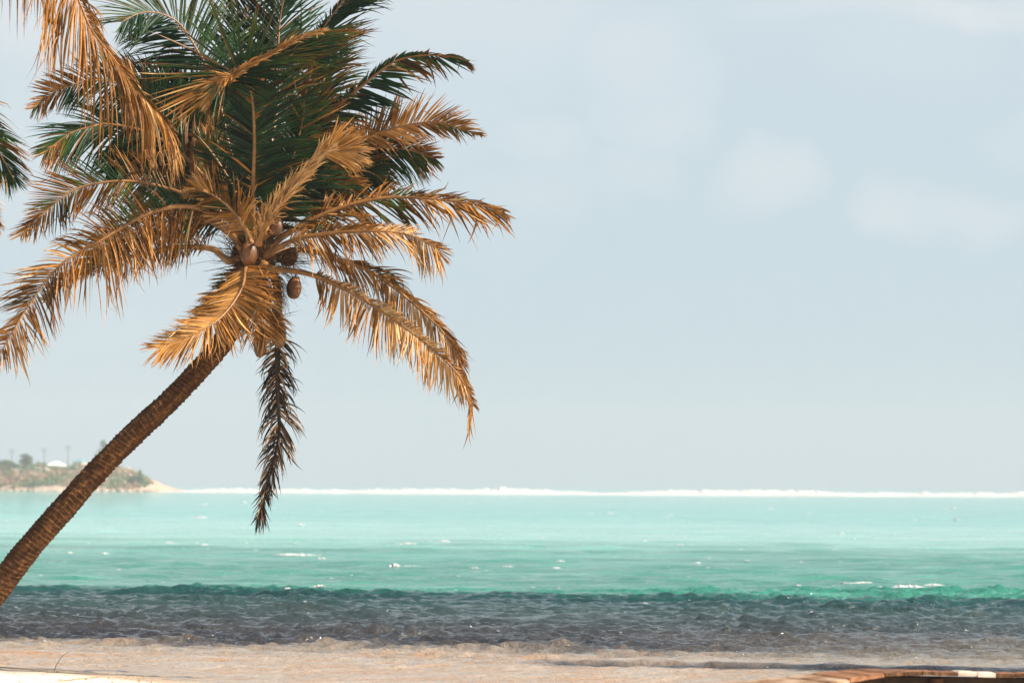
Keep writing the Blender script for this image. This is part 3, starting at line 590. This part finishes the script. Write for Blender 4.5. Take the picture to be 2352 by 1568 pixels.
strands('flower_stalk', palm, base1, [(590, 600, Y1, 80, 60, .1, 60, 22, .004), (600, 590, Y1, 110, 5, .1, 60, 22, .004), (560, 600, Y1, -70, -30, 0, 60, 24, .004), (600, 640, Y1, 30, 130, 0, 60, 16, .004), (540, 700, Y1, 50, 80, -.1, 30, 20, .004),
                                       (560, 590, Y1, -30, -60, -.2, 30, 14, .004), (650, 600, Y1, 40, 60, .1, 26, 14, .003), (640, 640, Y1, 10, 70, 0, 30, 10, .004)], M_FIBRE, 3)
strands('leaf_sheath', palm, base1, [(585, 600, Y1, 5, -110, 0, 150, 28, .007), (590, 620, Y1, -10, -60, -.2, 150, 32, .007), (600, 560, Y1, 60, -60, .1, 60, 20, .006), (560, 560, Y1, -40, -50, 0, 60, 22, .006),
                                      (570, 640, Y1, -30, 60, -.05, 70, 26, .007)], M_FIBRE, 4)
# crown heart: stacked leaf bases
mb = MB(); rg = np.random.default_rng(8)
for k in range(34):
    A = k * 2.4; hh = k / 34
    c0 = at(560 + 34 * hh, 690 - 120 * hh, Y1 + .1); out = np.array([math.cos(A), math.sin(A), .9 + hh])
    out = norm(out); p = [c0 + out * .02, c0 + out * .13, c0 + out * (.24 + .05 * rg.random())]
    tube(mb, spline(p, 6)[0], [.085, .08, .07, .055, .04, .03], 8, flat=.5)
mb.build('leaf_base', M_FIBRE, palm, True, base1)

# ---- neighbouring palm, mostly outside the frame on the left
Y2 = 21.6
base2 = at(-62, 1568, Y2)
palm2 = tag(empty('coconut_palm', base2), 'coconut palm at the left edge, mostly out of view, its brown frond drooping in front', 'palm tree')
make_trunk(palm2, base2, [(-66, 1590, 0), (-72, 1500, 0), (-110, 1300, 0), (-190, 900, 0), (-280, 500, 0), (-330, 220, 0), (-345, 120, 0)], Y2, .12, .19, 15, .75)
G = lambda *a, **k: make_frond(palm2, base2, Y2, *a, **k)
G([(-345, 110, 0), (-290, -30, -.1), (-190, -190, -.3), (-60, -230, -.5), (60, -170, -.7), (140, -80, -.8), (180, 0, -.85), (210, 69, -.9), (261, 135, -.92), (300, 186, -.95), (335, 228, -1.0), (372, 268, -1.0), (400, 312, -1.0)], 61, shade=.85, L=(.34, 1.05), dry=.66, ang=(62, 40, 16), droop=2.6, w=.028, n=180, s0=.18, tipdry=.1, enddry=.15, jit=6, v=-20, roll=-30, prof=(.7, .9, 1, 1.15, .8, .5), broken=.15, label='brown drooping frond hanging in from the top left', ribr=.034)
G([(-345, 110, 0), (-260, 90, -.1), (-170, 140, -.2), (-70, 265, -.3), (-14, 330, -.35), (34, 415, -.4)], 62, L=(.72, .72), dry=.20, ang=(50, 34, 14), droop=.45, w=.030, n=96, s0=.25, tipdry=.5, enddry=.2)
G([(-345, 110, 0), (-280, 200, .1), (-200, 300, .1), (-120, 385, .1), (-55, 450, .1), (-4, 515, .1)], 63, L=(.5, .5), dry=.5, ang=(50, 35, 12), droop=.8, w=.030, n=90, s0=.25, tipdry=.5)
for k, (dx, dy, dz) in enumerate([(-380, -120, .5), (-420, 160, -.3), (-300, 420, .4), (-120, -420, .8), (-200, -260, 2.4), (-60, 60, 3.0), (60, -420, 1.0), (-260, 200, -2.2), (40, 150, -2.6)]):
    if dx > 20 and dz < 0: continue
    G([(-345, 110, 0), (-345 + dx * .4, 110 + dy * .4 - 90, dz * .35), (-345 + dx * .8, 110 + dy * .75 - 60, dz * .75), (-345 + dx, 110 + dy + 60, dz)], 70 + k, L=(.7, .7), dry=.15 + .1 * (k % 3), droop=.7, w=.036, n=80)
for k, (dx, dy) in enumerate([(-20, 30), (20, 35), (0, 45)]): nut(palm2, base2, -345 + dx, 140 + dy, Y2 - .25, 44, 58, 20 + k)

# ------------------------------------------------------------------ jetty
M_WOOD = simple('weathered_plank', [(.3, (.10, .045, .018)), (.44, (.22, .115, .055)), (.58, (.38, .27, .185)), (.8, (.52, .43, .34))], 3.2, .7, .3, .5, .006, (1.2, 1.2, 6), 7)
M_WOODG = simple('bleached_plank', [(.3, (.36, .28, .22)), (.7, (.70, .62, .54))], 5, .75, .3, .5, .006, (1, 1, 6), 7)
M_WOODD = simple('brown_plank', [(.3, (.05, .022, .010)), (.5, (.20, .085, .035)), (.75, (.34, .17, .08))], 5, .7, .3, .5, .006, (1, 1, 6), 7)
M_END = simple('end_grain', [(.35, (.022, .010, .005)), (.55, (.085, .038, .016)), (.75, (.20, .11, .06))], 11, .8, .2, .6, .004, (1.6, 1, 1), 6)
M_WOODX = simple('dark_timber', [(.3, (.020, .012, .008)), (.7, (.07, .040, .022))], 6, .85, .2, .4, .01)
E = [(1690, 1606, 14.3), (1742, 1595, 14.5), (1796, 1584, 14.75), (1850, 1573.5, 15.0), (1905, 1564.3, 15.3), (1951, 1557.8, 15.6), (1992, 1550.6, 15.9), (2034, 1544.2, 16.2), (2077, 1541.6, 16.4), (2119, 1540, 16.5), (2157, 1541, 16.55), (2200, 1541.5, 16.6), (2245, 1542.7, 16.65),
     (2288, 1543.7, 16.7), (2333, 1544.3, 16.75), (2378, 1545, 16.8), (2424, 1546, 16.85), (2470, 1547, 16.9), (2516, 1548, 16.95)]
Fp = [(1540, 1588), (1596, 1578), (1660, 1569), (1726, 1560), (1802, 1551), (1862, 1545.5), (1917, 1540.6), (1958, 1534.4), (2030, 1536.3), (2084, 1536.8), (2132, 1538.2), (2182, 1539), (2232, 1540), (2280, 1541), (2326, 1541.6), (2372, 1542.3), (2420, 1543.2), (2468, 1544.2), (2516, 1545)]
jb = at(2150, 1560, 16.9); jb[2] = 0
jetty = tag(empty('jetty', jb), 'weathered wooden plank jetty at the bottom right corner over the shallows', 'jetty')
rg = np.random.default_rng(3)
mats = [M_WOOD, M_WOOD, M_WOOD, M_WOOD, M_WOOD, M_WOODD, M_WOODD, M_WOODD, M_WOODD, M_WOODD, M_WOODD, M_WOODG, M_WOODG, M_WOODD, M_WOODD, M_WOOD, M_WOODD, M_WOOD]
under = []
for i in range(len(E) - 1):
    a = at(*E[i]); b_ = at(*E[i + 1]); c_ = at(*Fp[i + 1], E[i + 1][2] + .55); d_ = at(*Fp[i], E[i][2] + .55)
    # extend the boards backwards to their full length
    c_ = b_ + (c_ - b_) * 1.0; d_ = a + (d_ - a) * 1.0
    g_ = .022; la = a + (b_ - a) * g_; lb = b_ - (b_ - a) * g_; lc = c_ - (c_ - d_) * g_; ld = d_ + (c_ - d_) * g_
    dz = np.array([0, 0, rg.uniform(-.004, .004)]); th = np.array([0, 0, -(.037 + rg.uniform(-.003, .004))])
    out = norm(a - d_) * rg.uniform(-.012, .014)
    top = [la + out + dz, lb + out + dz, lc + dz, ld + dz]
    # subdivided, slightly worn board
    nu, nv = 10, 24; V = []
    for lay in (1, 0):
        for q in np.linspace(0, 1, nv):
            for p in np.linspace(0, 1, nu):
                P_ = (top[0] * (1 - p) + top[1] * p) * (1 - q) + (top[3] * (1 - p) + top[2] * p) * q
                e = min(p, 1 - p, .12) / .12; e2 = min(q, 1 - q, .03) / .03
                wear = -.006 * (1 - e) ** 2 - .005 * (1 - e2) ** 2 + .003 * fbm(np.array(p * 5.0 + i * 9), np.array(q * 3.0), 3, i)
                P_ = P_ + (np.array([0, 0, wear]) if not lay else th)
                V.append(P_)
    n1_ = nu * nv; f = []
    for q in range(nv - 1):
        for p in range(nu - 1):
            k = q * nu + p; f.append((k + n1_, k + 1 + n1_, k + nu + 1 + n1_, k + nu + n1_)); f.append((k, k + nu, k + nu + 1, k + 1))
    for p in range(nu - 1):
        f.append((p, p + 1, p + 1 + n1_, p + n1_)); k = (nv - 1) * nu + p; f.append((k + 1, k, k + n1_, k + 1 + n1_))
    for q in range(nv - 1):
        k = q * nu; f.append((k + nu, k, k + n1_, k + nu + n1_)); k += nu - 1; f.append((k, k + nu, k + nu + n1_, k + n1_))
    ob = mesh_obj('plank', V, f, mats[i], jetty, False, None, jb)
    ob.data.materials.append(M_END if mats[i] is not M_WOODG else M_WOODG)
    for p_ in ob.data.polygons:
        if p_.normal.y < -.6: p_.material_index = 1
    if mats[i] is M_WOODG: ob['label'] = 'bleached grey plank end'
    under.append(((a + (d_ - a) * .45), (a + (d_ - a) * .85)))
mb = MB()
for side in (0, 1):
    pts = [u_[side] for u_ in under]
    for a, b_ in zip(pts[:-1], pts[1:]):
        w = np.array([0, .04, 0]); t0 = np.array([0, 0, -.052]); t1 = np.array([0, 0, -.24])
        box(mb, [a + t1 - w, b_ + t1 - w, b_ + t1 + w, a + t1 + w, a + t0 - w, b_ + t0 - w, b_ + t0 + w, a + t0 + w])
mb.build('beam', M_WOODX, jetty, False, jb)
for i in (1, 6, 10, 15):
    for side in (0, 1):
        p = under[i][side].copy(); p[1] += .0 if side else -.09
        mb = MB(); c = np.array([p + [0, 0, -.055], p * [1, 1, 0] + [0, 0, .3], p * [1, 1, 0] + [0, 0, -1.0]])
        tube(mb, spline(c, 8)[0], .055 + .004 * rg.random(), 12); mb.build('post', M_WOODD if side == 0 else M_WOODX, jetty, True, jb)

# ------------------------------------------------------------------ twig and grass on the sand
M_TWIG = simple('dry_twig', [(.3, (.14, .08, .035)), (.7, (.30, .19, .09))], 20, .8, .2, .3, .003)
M_GRASS = simple('dry_grass', [(.3, (.30, .12, .04)), (.7, (.55, .28, .12))], 12, .8, .2, 0)
def on_beach(x, y):
    lo, hi = 14.0, 30.0
    prev = None
    for Y in np.linspace(lo, hi, 800):
        p = at(x, y, Y); dz = p[2] - float(beach_z(np.array(p[0]), np.array(p[1])))
        if dz < 0: return p
    return at(x, y, 22)
p0 = on_beach(121, 1540); mb = MB(); Yt = p0[1]
c, _ = spline([p0 - [0, 0, .04], at(132, 1522, Yt), at(143, 1506, Yt), at(152, 1499.5, Yt), at(161, 1494, Yt)], 24)
tube(mb, c + .002 * np.random.default_rng(1).normal(size=c.shape), np.linspace(.0055, .002, 24), 6)
tag(mb.build('twig', M_TWIG), 'thin bare twig standing up from the sand by the water', 'twig')
def tuft(x, y, n, hpx, lean, lab, seed):
    p0 = on_beach(x, y); rg = np.random.default_rng(seed); mb = MB(); sc = p0[1] / FPX
    for k in range(n):
        a = rg.uniform(-.6, .6) + lean; h = hpx * sc * rg.uniform(.6, 1.15); b0 = p0 + np.array([rg.normal(0, .012), rg.normal(0, .02), -.02])
        c, _ = spline([b0, b0 + [a * h * .3, rg.normal(0, .02), h * .6], b0 + [a * h * .8, rg.normal(0, .03), h]], 7)
        tube(mb, c, np.linspace(.0035, .0008, 7), 4, cap=False)
    tag(mb.build('grass_tuft', M_GRASS), lab, 'grass tuft', 'dry grass tufts on the sand')
tuft(320, 1566, 4, 17, -.2, 'sparse dry grass tuft with the tallest upright blade', 1)
tuft(346, 1570, 5, 16, .2, 'reddish grass tuft leaning right, nearest the water at the sand edge', 2)
tuft(256, 1568, 5, 11, .5, 'low orange grass tuft right of the lying root', 3)
tuft(204, 1570, 4, 9, 0, 'small grass tuft at the picture foot below the lying root', 4)
tuft(45, 1568, 4, 10, .4, 'short leaning grass tuft nearest the palm foot', 5)
mb = MB(); pr = [on_beach(x, y) + [0, 0, .008] for x, y in ((132, 1564), (165, 1562), (190, 1559), (215, 1557), (228, 1554))]
tube(mb, spline(pr, 20)[0], .005, 6); tag(mb.build('root', M_GRASS), 'thin orange root lying across the white sand', 'root')
mb = MB(); rg = np.random.default_rng(6)
for k in range(130):
    p = on_beach(rg.uniform(0, 380), rg.uniform(1540, 1572)); a = rg.uniform(0, 3.14); l = rg.uniform(.006, .022)
    d = np.array([math.cos(a), math.sin(a), .1]) * l; tube(mb, [p + [0, 0, .003] - d, p + [0, 0, .006], p + [0, 0, .003] + d], [.0015, .004, .001], 4)
tag(mb.build('beach_litter', M_GRASS), 'small orange leaf crumbs scattered over the white sand', 'litter', kind='stuff')

# ------------------------------------------------------------------ far headland
YI = 640.0
SC = YI / FPX
M_ROCK = simple('shore_rock', [(.3, (.24, .17, .12)), (.55, (.42, .33, .26)), (.8, (.56, .48, .41))], .35, .9, .1, .6, .5, (1, 1, 2))
M_SCRUB = simple('scrub_leaf', [(.36, (.04, .15, .07)), (.47, (.13, .20, .08)), (.56, (.34, .24, .14)), (.72, (.42, .27, .17))], .075, .8, .2, 0)
M_TREEL = simple('tree_leaf', [(.35, (.03, .09, .05)), (.7, (.08, .15, .06))], .5, .8, .2, 0)
M_WALL = simple('house_wall', [(.3, (.55, .48, .40)), (.7, (.7, .64, .56))], 1, .8, .2, 0)
M_ROOFW = simple('white_roof', [(.3, (.78, .76, .72)), (.7, (.86, .84, .80))], 1, .6, .3, 0)
M_ROOFT = simple('teal_roof', [(.3, (.10, .26, .30)), (.7, (.16, .34, .38))], 1, .6, .3, 0)
M_POLE = simple('pole_wood', [(.3, (.10, .08, .07)), (.7, (.18, .15, .13))], 2, .8, .2, 0)
def Xi(x): return (x - 1176) / FPX * YI
crest_px = np.array([(-900, 60), (-400, 80), (-120, 72), (0, 64), (60, 60), (80, 52), (110, 57), (160, 60), (205, 66), (262, 50), (296, 34), (314, 22), (326, 9), (336, 0), (372, -5)])
def head_z(X, Y):
    xp = X / YI * FPX + 1176; h = np.interp(xp, crest_px[:, 0], crest_px[:, 1]) * SC
    d = (Y - YI) + 2.5 * fbm(X * .08, X * 0, 3, 2); prof = np.interp(d, [-3, 0, 2, 10, 25, 45, 90], [-.4, 0, .20, .62, .92, .8, .3])
    return h * prof * (1 + .25 * fbm(X * .15, Y * .15, 4, 6)) - .3
v, f = grid(np.linspace(Xi(-900), Xi(380), 320), np.linspace(YI - 4, YI + 90, 50), head_z)
tag(mesh_obj('headland', v, f, M_ROCK), 'low rocky headland across the lagoon', kind='structure')
def clump(mb, c, rx, ry, rz, n, s, rg, **kw):
    for _ in range(n):
        d = norm(rg.normal(size=3)); r = rg.uniform(.55, 1.05) ; p = c + d * np.array([rx, ry, rz]) * r * (1 + .25 * math.sin(5 * d[0] + 3 * d[2]))
        u_ = norm(rg.normal(size=3)); w_ = norm(np.cross(u_, rg.normal(size=3))); q = s * rg.uniform(.6, 1.4)
        mb.add([p - u_ * q, p - w_ * q * .5, p + u_ * q, p + w_ * q * .5], [(0, 1, 2, 3)])
rg = np.random.default_rng(42); mb = MB()
for k in range(620):
    xp = rg.uniform(-400, 338); X = Xi(xp); dY = rg.uniform(3, 36) if k > 250 else rg.uniform(2, 14); hmax = np.interp(xp, crest_px[:, 0], crest_px[:, 1]) * SC
    if xp > 318: continue
    z = float(head_z(np.array(X), np.array(YI + dY))); r = rg.uniform(.9, 1.9) * min(1, hmax / 5)
    clump(mb, np.array([X, YI + dY, z + r * .25]), r * 1.6, r * 1.3, r * .7, 90, .40, rg)
tag(mb.build('coastal_scrub', M_SCRUB), 'dense green and brown scrub covering the far headland', 'scrub', kind='stuff')
def far_tree(x, ytop, wpx, lab, seed, style='round', dY=14, name='tree'):
    rg = np.random.default_rng(seed); p = at(x, ytop, YI + dY); X = p[0]; zt = p[2]; zb = float(head_z(np.array(X), np.array(YI + dY)))
    H = zt - zb; w = wpx * SC; e = tag(empty(name, (X, YI + dY, zb)), lab, 'tree', 'trees on the far headland'); o_ = np.array([X, YI + dY, zb])
    mb = MB(); tube(mb, [o_, o_ + [.1 * w, 0, H * .5], o_ + [0, 0, H * .92]], [.16, .11, .04], 8)
    for k in range(5):
        A = k * 1.9; z = H * (.4 + .1 * k); tube(mb, [o_ + [0, 0, z], o_ + [math.cos(A) * w * .3, math.sin(A) * w * .3, z + H * .08]], [.06, .03], 5)
    mb.build('trunk', M_POLE, e, True, o_); mb = MB()
    if style == 'round':
        for k in range(9): clump(mb, o_ + [rg.normal(0, w * .2), rg.normal(0, w * .2), H * rg.uniform(.5, .88)], w * .27, w * .27, H * .13, 110, .28, rg)
    else:
        for k in range(16):
            q = k / 15; A = k * 2.4; rr = w * .5 * (1 - q * .8) * rg.uniform(.4, 1)
            clump(mb, o_ + [math.cos(A) * rr, math.sin(A) * rr, H * (.35 + .62 * q)], w * .16, w * .16, H * .07, 45, .25, rg)
    mb.build('crown', M_TREEL, e, True, o_)
far_tree(22, 1052, 44, 'rounded green tree standing leftmost on the far headland', 1)
far_tree(60, 1037, 30, 'dark bushy tree rising above the scrub next to the pole', 2)
far_tree(238, 1012, 44, 'tall wispy tree just behind the leaning trunk', 3, 'wispy')
far_tree(322, 1080, 18, 'small thin conifer at the tip of the headland', 4, 'wispy', 6)
far_tree(304, 1092, 20, 'short green bush tree above the pale rocks at the headland tip', 5, 'round', 6)
def pole(x, ytop, lab):
    p = at(x, ytop, YI + 20); zb = float(head_z(np.array(p[0]), np.array(YI + 20))); o_ = np.array([p[0], YI + 20, zb]); e = tag(empty('utility_pole', o_), lab, 'utility pole', 'utility poles on the far headland')
    mb = MB(); tube(mb, [o_ - [0, 0, .5], np.array([p[0], YI + 20, p[2]])], [.13, .09], 8); mb.build('post', M_POLE, e, True, o_)
    mb = MB()
    for dz in (.25, 1.0): tube(mb, [[p[0] - 1.3, YI + 19.8, p[2] - dz], [p[0] + 1.3, YI + 19.8, p[2] - dz]], [.06, .06], 6)
    mb.build('crossarm', M_POLE, e, True, o_)
pole(102, 1029, 'utility pole with crossarms left of the white roof'); pole(157, 1023, 'utility pole above the house, right of the white roof'); pole(28, 1031, 'faint utility pole at the far left behind the round tree')
def house(x0, x1, ytop, yeave, roofm, lab, dY, cat='house'):
    a = at(x0, yeave, YI + dY); b_ = at(x1, yeave, YI + dY); tp = at((x0 + x1) / 2, ytop, YI + dY); zb = float(head_z(np.array(tp[0]), np.array(YI + dY))) - 1
    o_ = np.array([tp[0], YI + dY, zb]); e = tag(empty('house', o_), lab, cat); w = (b_[0] - a[0]) / 2; ze = a[2]; d = 4.0; cx, cy = tp[0], YI + dY
    mb = MB(); i_ = w * .88; box(mb, [(cx - i_, cy - d, zb), (cx + i_, cy - d, zb), (cx + i_, cy + d, zb), (cx - i_, cy + d, zb), (cx - i_, cy - d, ze), (cx + i_, cy - d, ze), (cx + i_, cy + d, ze), (cx - i_, cy + d, ze)])
    mb.build('wall', M_WALL, e, False, o_)
    mb = MB(); r = w * .25; box(mb, [(cx - w, cy - d - .5, ze + .02), (cx + w, cy - d - .5, ze + .02), (cx + w, cy + d + .5, ze + .02), (cx - w, cy + d + .5, ze + .02), (cx - r, cy - .4, tp[2]), (cx + r, cy - .4, tp[2]), (cx + r, cy + .4, tp[2]), (cx - r, cy + .4, tp[2])])
    mb.build('roof', roofm, e, False, o_)
    for k in (-.5, .35):
        mb = MB(); box(mb, [(cx + k * w - .5, cy - d - .06, ze - 1.6), (cx + k * w + .5, cy - d - .06, ze - 1.6), (cx + k * w + .5, cy - d - .01, ze - 1.6), (cx + k * w - .5, cy - d - .01, ze - 1.6),
                            (cx + k * w - .5, cy - d - .06, ze - .5), (cx + k * w + .5, cy - d - .06, ze - .5), (cx + k * w + .5, cy - d - .01, ze - .5), (cx + k * w - .5, cy - d - .01, ze - .5)])
        mb.build('window', M_ROOFT, e, False, o_)
house(112, 148, 1059, 1069, M_ROOFW, 'house with a bright white hipped roof showing over the scrub', 46)
house(172, 196, 1054, 1061, M_ROOFT, 'house with a teal roof left of the leaning trunk', 48)
house(255, 320, 1072, 1094, M_WALL, 'house with a wide pale roof right of the leaning trunk', 34)
mb = MB(); rg = np.random.default_rng(9)
def rockmesh(mb, x, dY, rx, rz, seed):
    nu, nv = 20, 10; V = []
    for q in np.linspace(0, 1, nv):
        for A in np.linspace(0, 2 * np.pi, nu, endpoint=False):
            rr = 1 + .35 * float(fbm(np.array(A * 1.5 + seed), np.array(q * 4.0), 3, seed)); V.append((Xi(x) + math.cos(A) * rx * (math.sin(math.pi * q * .5)) * rr, YI + dY + math.sin(A) * rx * .6 * math.sin(math.pi * q * .5) * rr, -.3 + rz * math.cos(math.pi * q * .5) * rr))
    mb.add(V, [(i * nu + j, (i + 1) * nu + j, (i + 1) * nu + (j + 1) % nu, i * nu + (j + 1) % nu) for i in range(nv - 1) for j in range(nu)])
rockmesh(mb, 350, -2, 2.4, 1.1, 3); rockmesh(mb, 364, -2, 2.0, .7, 5)
tag(mb.build('rock', M_ROCK), 'low brown rock islet off the tip of the headland', 'rock')
mb = MB()
for k in range(60): rockmesh(mb, rg.uniform(-60, 334), rg.uniform(-3, 1.5), rg.uniform(.6, 1.6), rg.uniform(.5, 1.5), 20 + k)
tag(mb.build('shore_rocks', M_ROCK), 'pale rocks lining the foot of the headland', 'rocks', kind='stuff')

# ------------------------------------------------------------------ haze
mb = MB(); x0, x1, y0, y1, z0, z1 = -900, 900, -70, 800, -4, 34
box(mb, [(x0, y0, z0), (x1, y0, z0), (x1, y1, z0), (x0, y1, z0), (x0, y0, z1), (x1, y0, z1), (x1, y1, z1), (x0, y1, z1)])
m = bpy.data.materials.new('sea_haze'); m.use_nodes = True; t = m.node_tree; t.nodes.clear()
o = t.nodes.new('ShaderNodeOutputMaterial'); pv = t.nodes.new('ShaderNodeVolumePrincipled'); pv.inputs['Color'].default_value = (.90, .97, 1.0, 1); pv.inputs['Density'].default_value = .0005
t.links.new(pv.outputs[0], o.inputs['Volume'])
tag(mb.build('haze', m, None, False), 'pale sea haze in the air over the lagoon', 'haze', kind='stuff')
